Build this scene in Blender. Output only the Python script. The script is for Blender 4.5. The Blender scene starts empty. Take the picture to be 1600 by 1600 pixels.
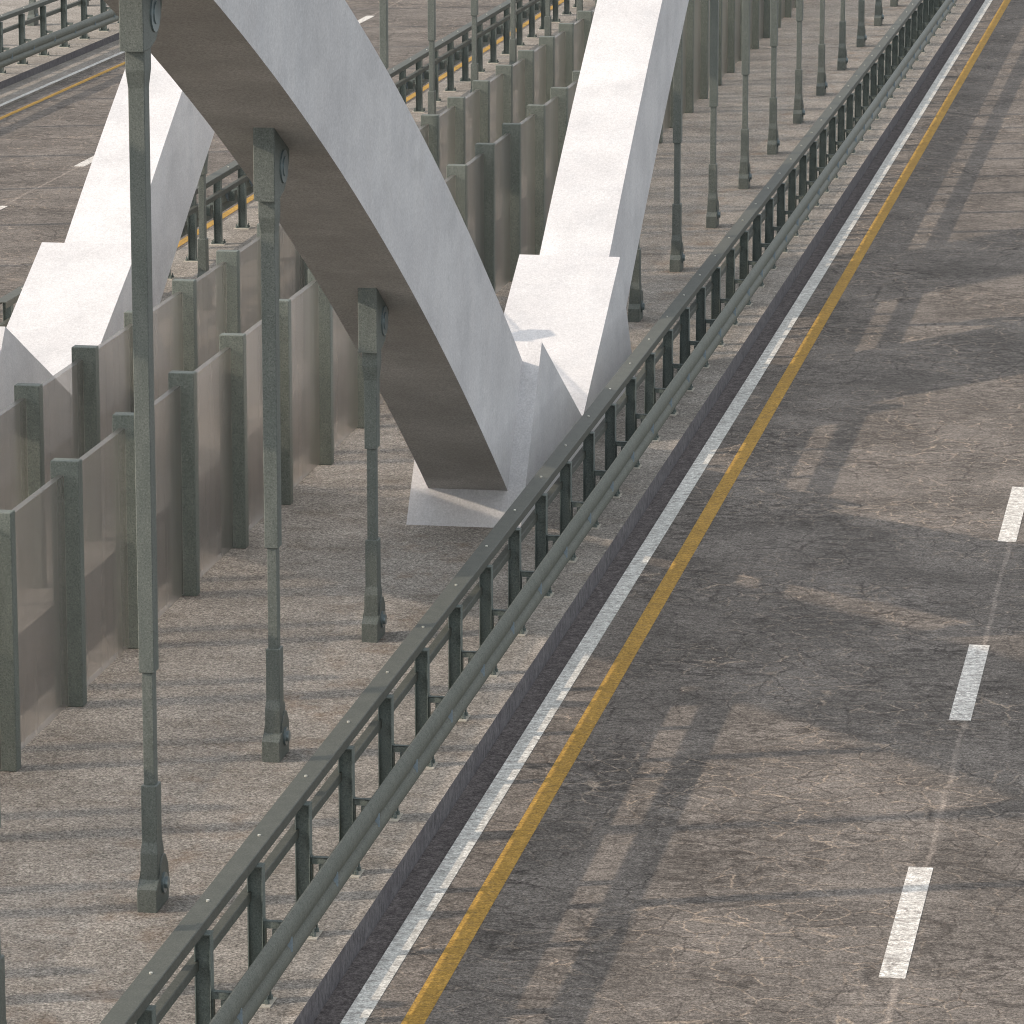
import bpy, bmesh, math, random
from mathutils import Vector, Matrix
random.seed(7)
SC = bpy.context.scene
COL = SC.collection

# ------------------------------------------------------------------ helpers
def link(name, bm, mat, parent=None, smooth=False):
    me = bpy.data.meshes.new(name)
    bmesh.ops.recalc_face_normals(bm, faces=bm.faces[:])
    bm.to_mesh(me); bm.free()
    for m in (mat if isinstance(mat, (list, tuple)) else [mat]):
        me.materials.append(m)
    if smooth:
        for p in me.polygons: p.use_smooth = True
    o = bpy.data.objects.new(name, me)
    COL.objects.link(o)
    if parent is not None: o.parent = parent
    return o

def thing(name, label, cat, loc=(0, 0, 0), group=None):
    o = bpy.data.objects.new(name, None)
    COL.objects.link(o)
    o.location = loc
    o.empty_display_size = .3
    o['label'] = label; o['category'] = cat
    if group: o['group'] = group
    return o

def struct(o):
    o['kind'] = 'structure'
    return o

def dup(root, loc, label):
    r = root.copy(); COL.objects.link(r); r.location = loc
    if label: r['label'] = label
    for ch in list(root.children):
        c = ch.copy(); COL.objects.link(c); c.parent = r
        for g in ch.children:
            d = g.copy(); COL.objects.link(d); d.parent = c
    return r

def dup_part(o, parent, dy):
    c = o.copy(); COL.objects.link(c); c.parent = parent
    c.location = o.location + Vector((0, dy, 0))
    for g in o.children:
        d = g.copy(); COL.objects.link(d); d.parent = c
    return c

def box(bm, x0, x1, y0, y1, z0, z1, bev=0):
    vs = [bm.verts.new((x, y, z)) for x in (x0, x1) for y in (y0, y1) for z in (z0, z1)]
    fs = [(0, 1, 3, 2), (4, 6, 7, 5), (0, 4, 5, 1), (2, 3, 7, 6), (0, 2, 6, 4), (1, 5, 7, 3)]
    faces = [bm.faces.new([vs[i] for i in f]) for f in fs]
    if bev:
        es = list({e for f in faces for e in f.edges})
        bmesh.ops.bevel(bm, geom=es, offset=bev, segments=1, affect='EDGES', profile=.5)
    return vs

def prism_x(bm, prof, x0, x1, bev=0):
    """closed profile of (y, z) points extruded along X"""
    a = [bm.verts.new((x0, y, z)) for y, z in prof]
    b = [bm.verts.new((x1, y, z)) for y, z in prof]
    n = len(prof)
    fs = [bm.faces.new(a), bm.faces.new(b[::-1])]
    for i in range(n):
        fs.append(bm.faces.new([a[i], a[(i + 1) % n], b[(i + 1) % n], b[i]]))
    if bev:
        es = list({e for f in fs[:2] for e in f.edges})
        bmesh.ops.bevel(bm, geom=es, offset=bev, segments=1, affect='EDGES', profile=.5)

def prism_y(bm, prof, y0, y1):
    """closed profile of (x, z) points extruded along Y"""
    a = [bm.verts.new((x, y0, z)) for x, z in prof]
    b = [bm.verts.new((x, y1, z)) for x, z in prof]
    n = len(prof)
    bm.faces.new(a); bm.faces.new(b[::-1])
    for i in range(n):
        bm.faces.new([a[i], a[(i + 1) % n], b[(i + 1) % n], b[i]])

def loft_box(bm, secs, bev=0):
    """secs: list of (z, x0, x1, y0, y1) rectangular sections from bottom to top"""
    rings = []
    for z, x0, x1, y0, y1 in secs:
        rings.append([bm.verts.new(p) for p in ((x0, y0, z), (x1, y0, z), (x1, y1, z), (x0, y1, z))])
    fs = [bm.faces.new(rings[0][::-1]), bm.faces.new(rings[-1])]
    for r, s in zip(rings, rings[1:]):
        for i in range(4):
            fs.append(bm.faces.new([r[i], r[(i + 1) % 4], s[(i + 1) % 4], s[i]]))
    if bev:
        es = list({e for f in fs for e in f.edges})
        bmesh.ops.bevel(bm, geom=es, offset=bev, segments=1, affect='EDGES', profile=.5)

def cyl_x(bm, x0, x1, y, z, r, n=24, r2=None):
    a = [bm.verts.new((x0, y + r * math.cos(t * 2 * math.pi / n), z + r * math.sin(t * 2 * math.pi / n))) for t in range(n)]
    rr = r if r2 is None else r2
    b = [bm.verts.new((x1, y + rr * math.cos(t * 2 * math.pi / n), z + rr * math.sin(t * 2 * math.pi / n))) for t in range(n)]
    bm.faces.new(a); bm.faces.new(b[::-1])
    for i in range(n): bm.faces.new([a[i], a[(i + 1) % n], b[(i + 1) % n], b[i]])

def cyl_z(bm, x, y, z0, z1, r, n=8):
    a = [bm.verts.new((x + r * math.cos(t * 2 * math.pi / n), y + r * math.sin(t * 2 * math.pi / n), z0)) for t in range(n)]
    b = [bm.verts.new((x + r * math.cos(t * 2 * math.pi / n), y + r * math.sin(t * 2 * math.pi / n), z1)) for t in range(n)]
    bm.faces.new(a); bm.faces.new(b[::-1])
    for i in range(n): bm.faces.new([a[i], a[(i + 1) % n], b[(i + 1) % n], b[i]])

# ------------------------------------------------------------------ materials
class NT:
    def __init__(s, name):
        s.m = bpy.data.materials.new(name); s.m.use_nodes = True
        s.t = s.m.node_tree; s.n = s.t.nodes; s.l = s.t.links
        s.n.clear()
        s.out = s.n.new('ShaderNodeOutputMaterial')
        s.b = s.n.new('ShaderNodeBsdfPrincipled')
        s.l.new(s.b.outputs[0], s.out.inputs[0])
        s.co = s.n.new('ShaderNodeNewGeometry').outputs['Position']
    def val(s, sock, v):
        if hasattr(v, 'bl_idname') or isinstance(v, bpy.types.NodeSocket): s.l.new(v, sock)
        else: sock.default_value = v
    def mapping(s, scale=(1, 1, 1), rot=(0, 0, 0), loc=(0, 0, 0)):
        n = s.n.new('ShaderNodeMapping'); s.l.new(s.co, n.inputs[0])
        n.inputs['Scale'].default_value = scale; n.inputs['Rotation'].default_value = rot
        n.inputs['Location'].default_value = loc
        return n.outputs[0]
    def noise(s, scale, detail=4, rough=.55, vec=None, dist=0, col=False):
        n = s.n.new('ShaderNodeTexNoise'); s.l.new(vec if vec is not None else s.co, n.inputs['Vector'])
        n.inputs['Scale'].default_value = scale; n.inputs['Detail'].default_value = detail
        n.inputs['Roughness'].default_value = rough; n.inputs['Distortion'].default_value = dist
        return n.outputs['Color' if col else 'Fac']
    def voro(s, scale, feature='F1', vec=None, out='Distance', rand=1):
        n = s.n.new('ShaderNodeTexVoronoi'); s.l.new(vec if vec is not None else s.co, n.inputs['Vector'])
        n.feature = feature; n.inputs['Scale'].default_value = scale; n.inputs['Randomness'].default_value = rand
        return n.outputs[out]
    def ramp(s, fac, stops):
        n = s.n.new('ShaderNodeValToRGB'); s.l.new(fac, n.inputs[0])
        cr = n.color_ramp
        while len(cr.elements) < len(stops): cr.elements.new(.5)
        for e, (p, c) in zip(cr.elements, stops):
            e.position = p
            e.color = (c, c, c, 1) if isinstance(c, (int, float)) else (*c, 1)
        return n.outputs[0]
    def mix(s, fac, a, b, mode='MIX'):
        n = s.n.new('ShaderNodeMix'); n.data_type = 'RGBA'; n.blend_type = mode
        s.val(n.inputs[0], fac)
        for sock, v in ((n.inputs[6], a), (n.inputs[7], b)):
            if isinstance(v, bpy.types.NodeSocket): s.l.new(v, sock)
            else: sock.default_value = (*v, 1)
        return n.outputs[2]
    def math(s, op, a, b=0.0, clamp=False):
        n = s.n.new('ShaderNodeMath'); n.operation = op; n.use_clamp = clamp
        s.val(n.inputs[0], a); s.val(n.inputs[1], b)
        return n.outputs[0]
    def sep(s):
        n = s.n.new('ShaderNodeSeparateXYZ'); s.l.new(s.co, n.inputs[0]); return n.outputs
    def bump(s, h, strength=.3, dist=.01):
        n = s.n.new('ShaderNodeBump'); s.l.new(h, n.inputs['Height'])
        n.inputs['Strength'].default_value = strength; n.inputs['Distance'].default_value = dist
        s.l.new(n.outputs[0], s.b.inputs['Normal'])
    def fin(s, col, rough=.8, metal=0, spec=.3):
        s.val(s.b.inputs['Base Color'], col if isinstance(col, bpy.types.NodeSocket) else (*col, 1))
        s.val(s.b.inputs['Roughness'], rough)
        s.b.inputs['Metallic'].default_value = metal
        s.b.inputs['Specular IOR Level'].default_value = spec
        return s.m

def grain(s, col, amt=.25, scale=70):
    scale = min(scale, 72)
    g = s.ramp(s.noise(scale, 3, .85), [(.34, 1 - amt), (.5, 1), (.66, 1 + amt)])
    return s.mix(1.0, col, g, 'MULTIPLY')

def asphalt_base(s):
    a = s.noise(.8, 7, .68)
    base = s.mix(s.ramp(a, [(.36, 0), (.64, 1)]), (.120, .108, .096), (.205, .184, .163))
    # darker worn areas made of many small chips
    area = s.ramp(s.noise(.55, 4, .6, s.mapping((1.0, .8, 1), loc=(2, 4, 0))), [(.40, 0), (.62, 1)])
    chip = s.ramp(s.noise(1, 7, .82, s.mapping((4.2, 7.0, 1))), [(.47, 0), (.58, 1)])
    base = s.mix(s.math('MULTIPLY', s.math('MULTIPLY', area, chip), .88), base, (.050, .044, .039))
    chip2 = s.ramp(s.noise(1, 6, .8, s.mapping((9, 13, 1), loc=(3, 3, 0))), [(.50, 0), (.60, .8)])
    base = s.mix(s.math('MULTIPLY', chip2, s.ramp(a, [(.35, 1), (.6, .3)])), base, (.072, .062, .053))
    pale = s.ramp(s.noise(1, 7, .8, s.mapping((5, 8, 1), loc=(8, 1, 0))), [(.56, 0), (.68, .6)])
    base = s.mix(pale, base, (.265, .238, .208))
    return base

def m_asphalt():
    s = NT('cracked_asphalt')
    base = asphalt_base(s)
    # crack networks
    wob = s.noise(2.6, 5, .7, col=True)
    v = s.n.new('ShaderNodeVectorMath'); v.operation = 'MULTIPLY_ADD'
    s.l.new(wob, v.inputs[0]); v.inputs[1].default_value = (.26, .26, 0); s.l.new(s.co, v.inputs[2])
    c1 = s.voro(.75, 'DISTANCE_TO_EDGE', v.outputs[0])
    line1 = s.ramp(c1, [(0.0, 1), (.005, .8), (.013, 0)])
    mask1 = s.ramp(s.noise(.45, 3, .5), [(.40, 0), (.56, 1)])
    dark = s.math('MULTIPLY', line1, mask1)
    c2 = s.voro(3.1, 'DISTANCE_TO_EDGE', v.outputs[0])
    line2 = s.ramp(c2, [(0.0, 1), (.012, .8), (.032, 0)])
    mask2 = s.ramp(s.noise(.38, 4, .6, s.mapping(loc=(5, 2, 0))), [(.42, 0), (.58, 1)])
    light = s.math('MULTIPLY', s.math('MULTIPLY', line2, mask2), s.ramp(s.noise(3.1, 3, .6), [(.38, .1), (.58, 1)]))
    col = s.mix(light, base, (.33, .27, .212))
    hair = s.ramp(s.voro(1.9, 'DISTANCE_TO_EDGE', v.outputs[0]), [(0.0, .9), (.012, .5), (.022, 0)])
    hair = s.math('MULTIPLY', hair, s.ramp(s.noise(.7, 4, .6, s.mapping(loc=(1, 7, 0))), [(.36, 0), (.52, .9)]))
    col = s.mix(s.math('MULTIPLY', dark, .55), col, (.045, .040, .036))
    col = s.mix(hair, col, (.06, .052, .046))
    # joint between the lanes: a pale filled seam beside the dashes
    x = s.sep()
    seam = None
    for cx in (-2.49, -21.13):
        d = s.math('ABSOLUTE', s.math('ADD', s.math('SUBTRACT', x[0], cx),
                   s.math('MULTIPLY', s.math('SUBTRACT', s.noise(1.4, 3, .6), .5), .09)))
        m = s.ramp(d, [(0, .5), (.014, .45), (.034, 0)])
        seam = m if seam is None else s.math('ADD', seam, m, True)
    seam = s.math('MULTIPLY', seam, s.ramp(s.noise(2.0, 4, .7), [(.35, .2), (.6, 1)]))
    col = s.mix(seam, col, (.37, .32, .275))
    # pale grit flecks and black spots
    f = s.voro(9, 'F1'); fl = s.ramp(f, [(0, 1), (.045, .9), (.07, 0)])
    fm = s.ramp(s.noise(1.2, 2), [(.56, 0), (.62, 1)])
    col = s.mix(s.math('MULTIPLY', fl, fm), col, (.55, .48, .40))
    col = grain(s, col, .62, 46)
    col = grain(s, col, .40, 22)
    col = grain(s, col, .22, 9)
    s.bump(s.math('SUBTRACT', s.noise(90, 4, .7), s.math('MULTIPLY', dark, 1.5)), .45, .006)
    return s.fin(col, .92, 0, .2)

def m_walk():
    s = NT('worn_concrete_pavement')
    a = s.noise(.8, 5, .6)
    base = s.mix(s.ramp(a, [(.3, 0), (.7, 1)]), (.212, .196, .174), (.322, .298, .266))
    st = s.noise(1, 5, .65, s.mapping((1.6, 2.4, 1)))
    base = s.mix(s.ramp(st, [(.52, 0), (.74, .55)]), base, (.155, .128, .102))
    base = grain(s, base, .66, 46)
    base = grain(s, base, .42, 24)
    base = grain(s, base, .16, 7)
    sp = s.ramp(s.voro(7, 'F1'), [(0, 1), (.05, .9), (.08, 0)])
    spm = s.ramp(s.noise(2.3, 2), [(.57, 0), (.62, 1)])
    base = s.mix(s.math('MULTIPLY', sp, spm), base, (.03, .028, .035))
    cr = s.ramp(s.noise(13, 6, .75, s.mapping((.8, 1.6, 1))), [(.60, 0), (.68, .45)])
    base = s.mix(cr, base, (.42, .375, .33))
    # rust stains washed from the feet of the hangers (stay on the surface)
    x = s.sep()
    rust = s.ramp(s.noise(2.2, 4, .6, s.mapping((1.2, .9, 1), loc=(1, 0, 0))), [(.52, 0), (.75, .6)])
    dx = s.math('ABSOLUTE', s.math('SUBTRACT', x[0], -8.75))
    rust = s.math('MULTIPLY', rust, s.ramp(dx, [(0, 1), (.35, .7), (1.0, 0)]))
    base = s.mix(rust, base, (.17, .105, .06))
    s.bump(s.noise(60, 5, .75), .6, .008)
    return s.fin(base, .95, 0, .15)

def m_kerb():
    s = NT('rough_kerb_concrete')
    a = s.noise(1, 6, .8, s.mapping((19, 19, 9), rot=(.5, 0, .2)))
    col = s.mix(s.ramp(a, [(.35, 0), (.65, 1)]), (.080, .076, .079), (.210, .200, .204))
    col = s.mix(s.ramp(s.noise(1.3, 4), [(.5, 0), (.7, .5)]), col, (.10, .092, .10))
    col = grain(s, col, .25, 120)
    s.bump(a, .5, .012)
    return s.fin(col, .95, 0, .1)

def m_gutter():
    s = NT('dark_gutter_asphalt')
    w = s.noise(1.0, 8, .8, s.mapping((8, 8, 1)))
    col = s.mix(s.ramp(w, [(.35, 0), (.68, 1)]), (.07, .062, .062), (.20, .18, .172))
    col = grain(s, col, .5, 40)
    col = grain(s, col, .3, 90)
    s.bump(s.noise(70, 4, .7), .5, .006)
    return s.fin(col, .95, 0, .15)

def m_paint(name, colr, under, wear=.5, edge=0):
    s = NT(name)
    w = s.noise(1, 8, .85, s.mapping((8, 12, 1)))
    f = s.ramp(w, [(wear - .04, 0), (wear + .08, .85)])
    col = s.mix(f, colr, under)
    d = s.noise(1.6, 5, .6)
    col = s.mix(s.ramp(d, [(.35, 0), (.75, .6)]), col, tuple(c * .58 for c in colr))
    col = grain(s, col, .25, 24)
    # hair cracks running on through the paint
    v = s.voro(.75, 'DISTANCE_TO_EDGE', s.mapping((1, 1, 1)))
    col = s.mix(s.ramp(v, [(0, .35), (.008, 0)]), col, (.05, .045, .04))
    col = grain(s, col, .36, 46)
    col = grain(s, col, .22, 14)
    s.bump(s.noise(80, 4, .7), .3, .004)
    return s.fin(col, .8, 0, .25)

def m_arch():
    s = NT('pale_painted_concrete')
    a = s.noise(.9, 5, .6, s.mapping((.7, 1, 1.2)))
    col = s.mix(s.ramp(a, [(.35, 0), (.7, 1)]), (.535, .53, .532), (.63, .625, .622))
    st = s.noise(1, 5, .6, s.mapping((4, 3.2, .35)))
    col = s.mix(s.ramp(st, [(.45, 0), (.8, .35)]), col, (.475, .49, .51))
    cl = s.noise(1.1, 5, .6, s.mapping((1, 1, 1.4), loc=(4, 2, 1)))
    col = s.mix(s.ramp(cl, [(.5, 0), (.7, .5)]), col, (.43, .43, .435))
    col = grain(s, col, .13, 46)
    col = grain(s, col, .06, 20)
    s.bump(s.noise(45, 4, .6), .15, .004)
    return s.fin(col, .85, 0, .2)

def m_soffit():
    s = NT('darker_concrete_soffit')  # rib undersides get a darker, slightly warmer concrete tone than the sides
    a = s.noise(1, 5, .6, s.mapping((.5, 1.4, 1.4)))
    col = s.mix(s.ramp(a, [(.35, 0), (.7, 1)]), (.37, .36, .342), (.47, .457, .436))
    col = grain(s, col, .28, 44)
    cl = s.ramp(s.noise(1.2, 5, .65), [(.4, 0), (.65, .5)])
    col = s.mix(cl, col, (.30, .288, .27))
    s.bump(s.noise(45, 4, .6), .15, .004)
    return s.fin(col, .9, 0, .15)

def m_steel(name, c, c2, rough=.5, metal=.25):
    s = NT(name)
    a = s.noise(1, 4, .6, s.mapping((9, 9, 2.5)))
    col = s.mix(s.ramp(a, [(.35, 0), (.7, 1)]), c, c2)
    sp = s.noise(66, 3, .9)
    col = s.mix(s.ramp(sp, [(.38, .8), (.47, 0)]), col, tuple(v * .52 for v in c))
    col = s.mix(s.ramp(sp, [(.56, 0), (.66, .6)]), col, tuple(min(1, v * 1.65) for v in c2))
    s.bump(s.noise(60, 3, .6), .12, .003)
    return s.fin(col, rough, metal, .4)

def m_glass():
    s = NT('frosted_screen_glass')
    s.n.remove(s.b)
    tr = s.n.new('ShaderNodeBsdfTransparent'); tr.inputs[0].default_value = (.95, .945, .94, 1)
    rf = s.n.new('ShaderNodeBsdfRefraction'); rf.inputs['Roughness'].default_value = .55
    rf.inputs['IOR'].default_value = 1.12
    rf.inputs['Color'].default_value = (.86, .845, .825, 1)
    df = s.n.new('ShaderNodeBsdfDiffuse')
    sk = s.ramp(s.noise(1, 4, .5, s.mapping((1, 2.2, .12))), [(.3, 0), (.7, 1)])
    cc = s.mix(sk, (.33, .32, .302), (.46, .45, .432))
    s.l.new(cc, df.inputs[0])
    gl = s.n.new('ShaderNodeBsdfGlossy'); gl.inputs['Roughness'].default_value = .32
    gl.inputs[0].default_value = (.8, .78, .76, 1)
    fr = s.n.new('ShaderNodeFresnel'); fr.inputs[0].default_value = 1.45
    def mx(f, a, b):
        n = s.n.new('ShaderNodeMixShader'); s.val(n.inputs[0], f); s.l.new(a, n.inputs[1]); s.l.new(b, n.inputs[2]); return n.outputs[0]
    m1 = mx(.40, rf.outputs[0], df.outputs[0])
    m2 = mx(s.ramp(sk, [(0, GLASS_T - .07), (1, GLASS_T + .03)]), m1, tr.outputs[0])
    m3 = mx(s.math('MULTIPLY', fr.outputs[0], .5), m2, gl.outputs[0])
    s.l.new(m3, s.out.inputs[0])
    return s.m
GLASS_T = .82

def m_plain(name, c, rough=.6, metal=0):
    s = NT(name)
    col = s.mix(s.noise(8, 3), tuple(v * .85 for v in c), c)
    return s.fin(grain(s, col, .15, 150), rough, metal)

M_ASPH = m_asphalt(); M_WALK = m_walk(); M_KERB = m_kerb(); M_GUT = m_gutter()
M_WHITE = m_paint('worn_white_road_paint', (.64, .64, .60), (.25, .23, .21), .52)
M_DASH = m_paint('worn_white_dash_paint', (.74, .72, .67), (.26, .23, .205), .50)
M_YEL = m_paint('worn_yellow_road_paint', (.42, .25, .050), (.22, .15, .07), .56)
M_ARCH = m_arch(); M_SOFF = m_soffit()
M_HANG = m_steel('grey_green_painted_steel', (.108, .124, .112), (.142, .157, .142), .5, .05)
M_POST = m_steel('dark_green_painted_steel', (.105, .130, .120), (.145, .168, .155), .55, .0)
M_RAIL = m_steel('weathered_handrail_steel', (.066, .072, .060), (.088, .093, .079), .62, .0)
M_BEAM = m_steel('galvanised_beam_steel', (.140, .151, .130), (.172, .181, .158), .62, .0)
M_SCR = m_steel('grey_green_screen_post_steel', (.112, .130, .113), (.145, .162, .142), .6, .0)
M_BOLT = m_plain('bright_zinc_bolt', (.75, .74, .66), .3, .6)
M_PIN = m_plain('polished_pin_steel', (.24, .29, .30), .28, .5)
M_REFL = m_plain('blue_grey_reflector', (.30, .37, .42), .5)
M_GROUT = m_plain('pale_grout_pad', (.50, .47, .40), .9)
M_GLASS = m_glass()
M_WATER = m_plain('dull_green_water', (.05, .065, .06), .15)
M_SLAB = m_plain('dark_deck_concrete', (.16, .145, .135), .9)

# ------------------------------------------------------------------ layout (metres)
ZW = .20                    # pavement height above the road
NEAR_KERB, A_FACE = -6.84, -10.80
FAR_KERB_R, B_FACE = -16.65, -12.50
FAR_KERB_L = -25.75
Y0, Y1 = -20, 175

def sheet(name, x0, x1, z0, z1, mat, bev=0, y0=Y0, y1=Y1):
    bm = bmesh.new(); box(bm, x0, x1, y0, y1, z0, z1, bev)
    return struct(link(name, bm, mat))

# road decks
sheet('road', -6.61, 3.0, -.9, 0, M_ASPH)
sheet('road', -25.50, FAR_KERB_R + .001, -.9, 0, M_ASPH)
sheet('gutter', NEAR_KERB, -6.613, -.9, -.035, M_GUT)
sheet('gutter', FAR_KERB_L, -24.935, -.3, .045, M_WALK)
# pavements: separate top slab and kerb face
def pavement(x0, x1, kerb):
    bm = bmesh.new(); box(bm, x0, x1, Y0, Y1, -.85, ZW)
    o = struct(link('pavement', bm, [M_WALK, M_KERB]))
    for p in o.data.polygons:
        if abs(p.normal.x) > .9: p.material_index = 1
    return o
pavement(-11.30, NEAR_KERB, 1)
pavement(FAR_KERB_R, -12.20, 1)
pavement(-31.5, FAR_KERB_L, 1)
pavement(3.0, 8.0, 1)
# deck bottom between the two screens and open water far below
sheet('deck_slab', -12.20, -11.30, -.9, -.45, M_SLAB)
bm = bmesh.new(); box(bm, -2500, 2500, -2500, 2500, -17, -16)
struct(link('water', bm, M_WATER))

# painted lines
sheet('white_line', -6.610, -6.425, -.001, .004, M_WHITE)
sheet('yellow_line', -6.150, -5.975, -.001, .004, M_YEL)
sheet('white_line', -25.04, -24.936, .044, .049, M_WHITE)
sheet('yellow_line', -24.555, -24.44, -.001, .004, M_YEL)
sheet('yellow_line', -17.17, -17.03, -.001, .004, M_YEL)
def dashes(x0, x1, ystart, per, ln, n):
    for k in range(n):
        y = ystart + per * k
        bm = bmesh.new(); box(bm, x0, x1, y, y + ln, -.001, .004)
        struct(link('lane_dash', bm, M_DASH))
dashes(-2.64, -2.43, 33.69 - 8.06, 8.06, 3.07, 12)
dashes(-21.23, -21.03, 78.95 - 8.2 * 1, 8.2, 3.07, 7)

# ------------------------------------------------------------------ arches
YB = 49.15                  # foot of the near rib's soffit
YC = 53.43                  # centre of the V
soff = lambda s: .474 + .607 * s - .0082 * s * s
extr = lambda s: 2.41 + .586 * s - .0092 * s * s
def soffit_z(y):
    yy = y if y < YC else 2 * YC - y
    return soff(YB - yy)
def rib_bm(mirror, smax):
    bm = bmesh.new()
    n = 40
    ss = [-1.6 + (smax + 1.6) * i / n for i in range(n + 1)]
    lo = [(YB - s, soff(s)) for s in ss]
    # extrados offset keeps its own parabola; square the foot off inside the pedestal
    up = [(YB - s, extr(s)) for s in ss]
    lo[0] = (YB + .3, .30); up[0] = (YB + 1.9, 1.30)
    pts = lo + up[::-1]
    if mirror: pts = [(2 * YC - y, z) for y, z in pts]
    a = [bm.verts.new((-.46, y, z)) for y, z in pts]
    b = [bm.verts.new((.46, y, z)) for y, z in pts]
    m = len(pts)
    for i in range(m):
        j = (i + 1) % m
        f = bm.faces.new([a[i], a[j], b[j], b[i]])
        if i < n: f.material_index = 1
    for side in (a, b):                        # side faces as strips
        for i in range(n):
            bm.faces.new([side[i], side[i + 1], side[m - 2 - i], side[m - 1 - i]])
    return bm
def pedestal_bm():
    prof = [(48.66, .16), (50.20, 2.085), (YC - .0, .58), (56.46, 2.085), (58.00, .16)]
    prof[3] = (2 * YC - 50.20, 2.085); prof[4] = (2 * YC - 48.66, .16)
    bm = bmesh.new(); prism_x(bm, prof, -.66, .66)
    bmesh.ops.triangulate(bm, faces=[f for f in bm.faces if len(f.verts) > 4])
    return bm
arch_lab = {
 -8.62: 'large pale concrete arch standing on the near pavement, V foot right behind the handrail',
 -15.03: 'pale concrete arch cut by the left frame edge, behind both frosted screens'}
for ax, lab in arch_lab.items():
    t = thing('bridge_arch', lab, 'bridge arch', (ax, 0, 0), 'concrete arches carrying the bridge decks')
    link('pedestal', pedestal_bm(), M_ARCH, t)
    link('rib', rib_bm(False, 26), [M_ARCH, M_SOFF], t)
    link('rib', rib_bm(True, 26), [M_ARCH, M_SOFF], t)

# ------------------------------------------------------------------ hangers
def hanger(name_loc, label, ztop, group, capped=True):
    """origin at the front foot of the hanger on the pavement; ztop = soffit height (world) at the front face"""
    x, y = name_loc
    t = thing('arch_hanger', label, 'hanger', (x, y, ZW), group)
    H = ztop - ZW
    # foot clevis
    bm = bmesh.new()
    prism_x(bm, [(0, 0), (0, .19), (.105, .262), (.17, .38), (.24, .43), (.33, .41), (.41, .31), (.43, .18), (.40, .04), (.40, 0)], -.083, .083, .006)
    link('foot_clevis', bm, M_HANG, t)
    bm = bmesh.new(); cyl_x(bm, .083, .10, .24, .19, .085, 20); cyl_x(bm, .10, .125, .24, .19, .05, 12)
    link('pin', bm, M_PIN, t)
    # lower socket: fork that narrows upwards
    bm = bmesh.new()
    loft_box(bm, [(.22, -.072, .072, .09, .31), (.47, -.072, .072, .09, .31), (.56, -.064, .064, .115, .285),
                  (1.035, -.064, .064, .115, .285)], .006)
    link('lower_socket', bm, M_HANG, t)
    bm = bmesh.new()
    loft_box(bm, [(1.0, -.045, .045, .14, .26), (2.05, -.045, .045, .14, .26)], .005)
    link('rod', bm, M_HANG, t)
    if capped:
        zb = H - .66
        bm = bmesh.new()
        loft_box(bm, [(1.975, -.064, .064, .12, .28), (zb - .30, -.066, .066, .12, .28), (zb - .16, -.078, .078, .09, .31), (zb + .2, -.078, .078, .09, .31)], .006)
        link('bar', bm, M_HANG, t)
        sl = (soffit_z(y + .62) - soffit_z(y)) if y < YC else (soffit_z(y + .62) - soffit_z(y))
        bm = bmesh.new()
        prism_x(bm, [(0, zb), (.22, zb), (.40, zb + .05), (.54, zb + .16), (.62, zb + .32), (.62, max(zb + .4, H + sl + .03)), (0, H + .03)], -.098, .098, .007)
        link('head_bracket', bm, M_HANG, t)
        bm = bmesh.new(); cyl_x(bm, .098, .112, .36, zb + .27, .15, 24); cyl_x(bm, .112, .122, .36, zb + .27, .09, 16)
        link('pin', bm, M_PIN, t)
    else:
        bm = bmesh.new()
        loft_box(bm, [(1.975, -.064, .064, .12, .28), (H, -.066, .066, .12, .28)], .006)
        link('bar', bm, M_HANG, t)
    return t

G1 = 'steel hangers along the near pavement'
XH = -8.60
near_y = [29.13, 33.79, 38.46, 43.11]
near_lab = ['grey steel hanger bar cut by the left frame edge at the bottom corner',
            'tallest foreground hanger bar at the left, head bracket cut by the frame top',
            'middle one of the three foreground hanger bars under the dark soffit',
            'shortest grey hanger bar just before the foot of the near arch']
for y, l in zip(near_y, near_lab):
    hanger((XH, y), l, soffit_z(y), G1)
ordn = ['first', 'second', 'third', 'fourth', 'fifth', 'sixth', 'seventh', 'eighth', 'ninth', 'tenth', 'eleventh', 'twelfth']
for k in range(12):
    y = 62.66 + 4.625 * k
    zt = min(12.2, soffit_z(y)) if k < 5 else 12.0 + .3 * (k - 5)
    hanger((XH, y), '%s slim grey hanger bar beyond the foot of the near arch, counted away from it' % ordn[k], zt, G1, capped=k < 5)
G2 = 'steel hangers behind the frosted screens'
for k in range(9):
    y = 62.62 + 4.625 * k
    zt = soffit_z(y) if k < 5 else 12.0 + .3 * (k - 5)
    hanger((-14.97, y), '%s grey hanger behind the frosted screens, counted from the left arch foot away' % ordn[k], zt, G2, capped=k < 5)
for k in range(3):
    y = 43.11 - 4.65 * k
    hanger((-14.97, y), '%s grey hanger of the left arch before its foot' % ordn[k], soffit_z(y), G2)
G3 = 'steel hangers behind the railing at the top left'
YL = 101.1
for k in range(-9, 4):
    y = YL + 4.625 * k
    lab = '%s grey hanger behind the railing at the far left road edge' % ordn[k + 9] if k + 9 < 12 else 'last grey hanger behind the railing at the far left road edge'
    hanger((-28.15, y), lab, 12.0, G3, capped=False)

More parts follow.
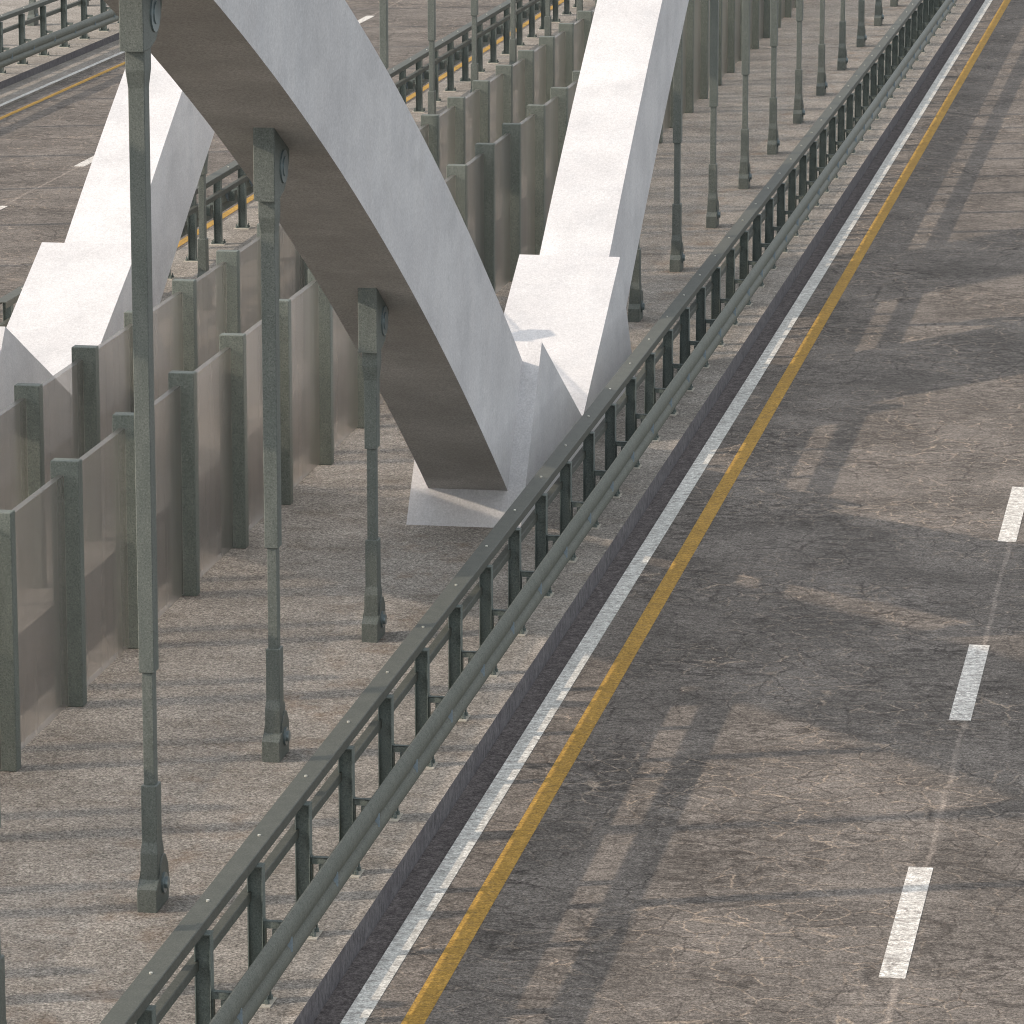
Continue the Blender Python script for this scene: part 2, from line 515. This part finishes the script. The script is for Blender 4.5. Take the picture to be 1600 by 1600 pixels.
# ------------------------------------------------------------------ railings with guard beam
def railing(label, xk, side, y0, y1, yp, dy, bb=.50, bh=1.16, group='steel railings beside the roads'):
    """xk: post centre X; side +1 when the road lies at +X, -1 when at -X. Parts modelled in local coordinates."""
    t = thing('guard_railing', label, 'railing', (xk, 0, ZW), group)
    S = side
    def bx(bm, x0, x1, *r, **k):
        a, b = sorted((x0 * S, x1 * S)); box(bm, a, b, *r, **k)
    H = 1.38 - ZW
    # handrail: folded plate with lips
    bm = bmesh.new()
    pr = [(-.160, H - .085), (-.160, H - .006), (-.154, H), (.009, H), (.015, H - .006), (.015, H - .085), (.008, H - .085), (.008, H - .007), (-.153, H - .007), (-.153, H - .085)]
    prism_y(bm, [(x * S, z) for x, z in pr], y0, y1)
    hr = link('handrail', bm, M_RAIL, t)
    bm = bmesh.new(); bx(bm, -.115, -.036, y0, y1, 1.00 - ZW, 1.08 - ZW, bev=.006)
    link('mid_rail', bm, M_RAIL, t)
    # guard beam, W profile
    zb = bb - ZW
    w = [(.190, 0), (.200, .008), (.236, .028), (.256, .06), (.258, .10), (.240, .128), (.214, .142), (.206, .152), (.214, .163), (.240, .18), (.262, .215), (.268, .25), (.260, .285), (.236, .315), (.206, .333), (.190, .34)]
    th = .006
    w = [(.19 + (x - .19) * .62 + .045, z * bh + zb) for x, z in w]
    prof = w + [(x - th, z) for x, z in w[::-1]]
    bm = bmesh.new()
    a = [bm.verts.new((x * S, y0, z)) for x, z in prof]; b = [bm.verts.new((x * S, y1, z)) for x, z in prof]
    n = len(prof)
    for i in range(n):
        j = (i + 1) % n; bm.faces.new([a[i], a[j], b[j], b[i]])
    for side_ in (a, b):
        for i in range(len(w) - 1):
            bm.faces.new([side_[i], side_[i + 1], side_[n - 2 - i], side_[n - 1 - i]])
    o = link('guard_beam', bm, M_BEAM, t)
    for p_ in o.data.polygons:
        p_.use_smooth = abs(p_.normal.y) < .5
    # one post with all that belongs to it
    def post_bm():
        bm = bmesh.new()
        bx(bm, -.060, -.052, -.050, .050, .012, H - .09)
        bx(bm, .052, .060, -.050, .050, .012, H - .09)
        bx(bm, -.052, .052, -.004, .004, .012, H - .09)
        bx(bm, -.062, .062, -.055, .055, H - .098, H - .088)
        return bm
    p = link('post', post_bm(), M_POST, t); p.location = (0, yp, 0)
    bm = bmesh.new(); box(bm, -.072, .072, -.065, .065, .004, .018)
    for sx in (-.070, .070):
        for sy in (-.060, .060):
            cyl_z(bm, sx * 1.25, sy, .010, .040, .020, 6); cyl_z(bm, sx * 1.25, sy, .040, .075, .009, 6)
    link('base_plate', bm, M_POST, p)
    bm = bmesh.new(); box(bm, -.125, .125, -.135, .11, -.002, .009); link('grout_pad', bm, M_GROUT, p)
    bm = bmesh.new()
    q = zb - .30
    bx(bm, .061, .215, -.03, .03, q + .645, q + .652)
    bx(bm, .061, .215, -.03, -.024, q + .60, q + .652)
    bx(bm, .061, .072, -.03, .03, q + .36, q + .66)
    bx(bm, .125, .215, -.022, .052, q + .42, q + .59)
    br = link('beam_bracket', bm, M_POST, p)
    bm = bmesh.new()
    v = [bm.verts.new(q) for q in ((.232 * S, -.035, zb + .11), (.286 * S, -.03, zb + .125), (.286 * S, -.03, zb + .24), (.232 * S, -.035, zb + .25), (.232 * S, .055, zb + .25), (.232 * S, .055, zb + .11))]
    bm.faces.new(v[:4]); bm.faces.new([v[1], v[2], v[4], v[5]]); bm.faces.new([v[0], v[3], v[4], v[5]]); bm.faces.new([v[0], v[1], v[5]]); bm.faces.new([v[3], v[2], v[4]])
    rfl = link('reflector', bm, M_REFL, p)
    bm = bmesh.new(); cyl_z(bm, -.075 * S, .46, H, H + .012, .013, 8); link('rail_bolt', bm, M_BOLT, p)
    k = 1
    while yp + dy * k < y1 - .1 and k < 99:
        q = dup_part(p, t, dy * k); k += 1
    return t
railing('big near railing with handrail and guard beam running diagonally beside the near road', -7.215, 1, 20, 140, 29.97 - 1.72 * 5, 1.722)
railing('railing on the far deck behind the frosted screens, its guard beam seen from behind', -16.17, -1, 56, 130, 65.41 - 1.753 * 5, 1.753, .53, .88)
railing('railing at the top left corner of the picture, beyond the far road', -26.17, 1, 60, 140, 93.28 - 1.745 * 18, 1.745, .40, .95)

# ------------------------------------------------------------------ frosted screens
def screen(label, xf, ztop, yp, dy, n, side):
    """xf = X of the post face that looks to the camera"""
    t = thing('glass_screen', label, 'glass screen', (xf - .1375, 0, ZW), 'frosted glass screens between the two decks')
    H = ztop - ZW
    bm = bmesh.new(); loft_box(bm, [(0, -.1375, .1375, 0, .15), (H, -.1375, .1375, 0, .15)], .008)
    p = link('post', bm, M_SCR, t); p.location = (0, yp, 0)
    bm = bmesh.new(); box(bm, -.075, -.005, .152, dy - .002, .02, H - .135, .004)
    g = link('glass_panel', bm, M_GLASS, t); g.location = (0, yp, 0)
    for k in range(1, n):
        dup_part(p, t, dy * k); dup_part(g, t, dy * k)
screen('nearer frosted glass screen with grey green posts along the near pavement', A_FACE, 2.6, 51.86 - 2.35 * 12, 2.35, 45, 1)
screen('frosted glass screen on the far deck, standing behind the nearer screen', B_FACE, 2.40, 51.95 - 2.35 * 9, 2.35, 42, 1)

# ------------------------------------------------------------------ camera
f_px = 6965. / 1600.
th = math.radians(12.1333); yaw = math.radians(9.3993)
cam = bpy.data.cameras.new('camera'); co = bpy.data.objects.new('camera', cam); COL.objects.link(co)
cam.sensor_width = 36; cam.sensor_height = 36; cam.lens = 36 * f_px
cam.clip_start = .5; cam.clip_end = 6000
co.location = (0, 0, 11)
d = Vector((-math.sin(yaw) * math.cos(th), math.cos(yaw) * math.cos(th), -math.sin(th)))
co.rotation_euler = d.to_track_quat('-Z', 'Y').to_euler()
SC.camera = co

# ------------------------------------------------------------------ light
K = 1.77; AZ = math.atan2(K, .593 * K / 1.68)          # direction the light travels, from +Y towards +X
elev = math.atan(1 / math.hypot(K, .593 * K / 1.68))
sd = Vector((math.sin(AZ) * math.cos(elev), math.cos(AZ) * math.cos(elev), -math.sin(elev)))
sun = bpy.data.lights.new('sun', 'SUN'); so = bpy.data.objects.new('sun', sun); COL.objects.link(so)
sun.energy = 1.8; sun.angle = math.radians(.6); sun.color = (1, .83, .675)
so.rotation_euler = sd.to_track_quat('-Z', 'Y').to_euler()
so.location = (0, 0, 40)
W = bpy.data.worlds.new('World'); SC.world = W; W.use_nodes = True
nt = W.node_tree; bg = nt.nodes['Background']
sky = nt.nodes.new('ShaderNodeTexSky'); sky.sky_type = 'NISHITA'; sky.sun_disc = False
sky.sun_elevation = elev
to_sun = -sd
sky.sun_rotation = math.atan2(to_sun.x, to_sun.y)
sky.air_density = 1.0; sky.dust_density = 2.0; sky.ozone_density = 1.0
hz = nt.nodes.new('ShaderNodeHueSaturation'); hz.inputs['Saturation'].default_value = .30
nt.links.new(sky.outputs[0], hz.inputs['Color']); mxs = nt.nodes.new('ShaderNodeMix'); mxs.data_type = 'RGBA'; mxs.inputs[0].default_value = .55   # thin high haze evens out the sky
nt.links.new(hz.outputs[0], mxs.inputs[6]); mxs.inputs[7].default_value = (3.35, 3.45, 3.60, 1)
nt.links.new(mxs.outputs[2], bg.inputs[0]); bg.inputs[1].default_value = .15
SC.view_settings.view_transform = 'Standard'; SC.view_settings.look = 'None'
SC.view_settings.exposure = 1.02; SC.view_settings.gamma = 1
SC.cycles.use_denoising = True
SC.cycles.filter_width = 1.05
SC.cycles.max_bounces = 10; SC.cycles.transparent_max_bounces = 24; SC.cycles.transmission_bounces = 10
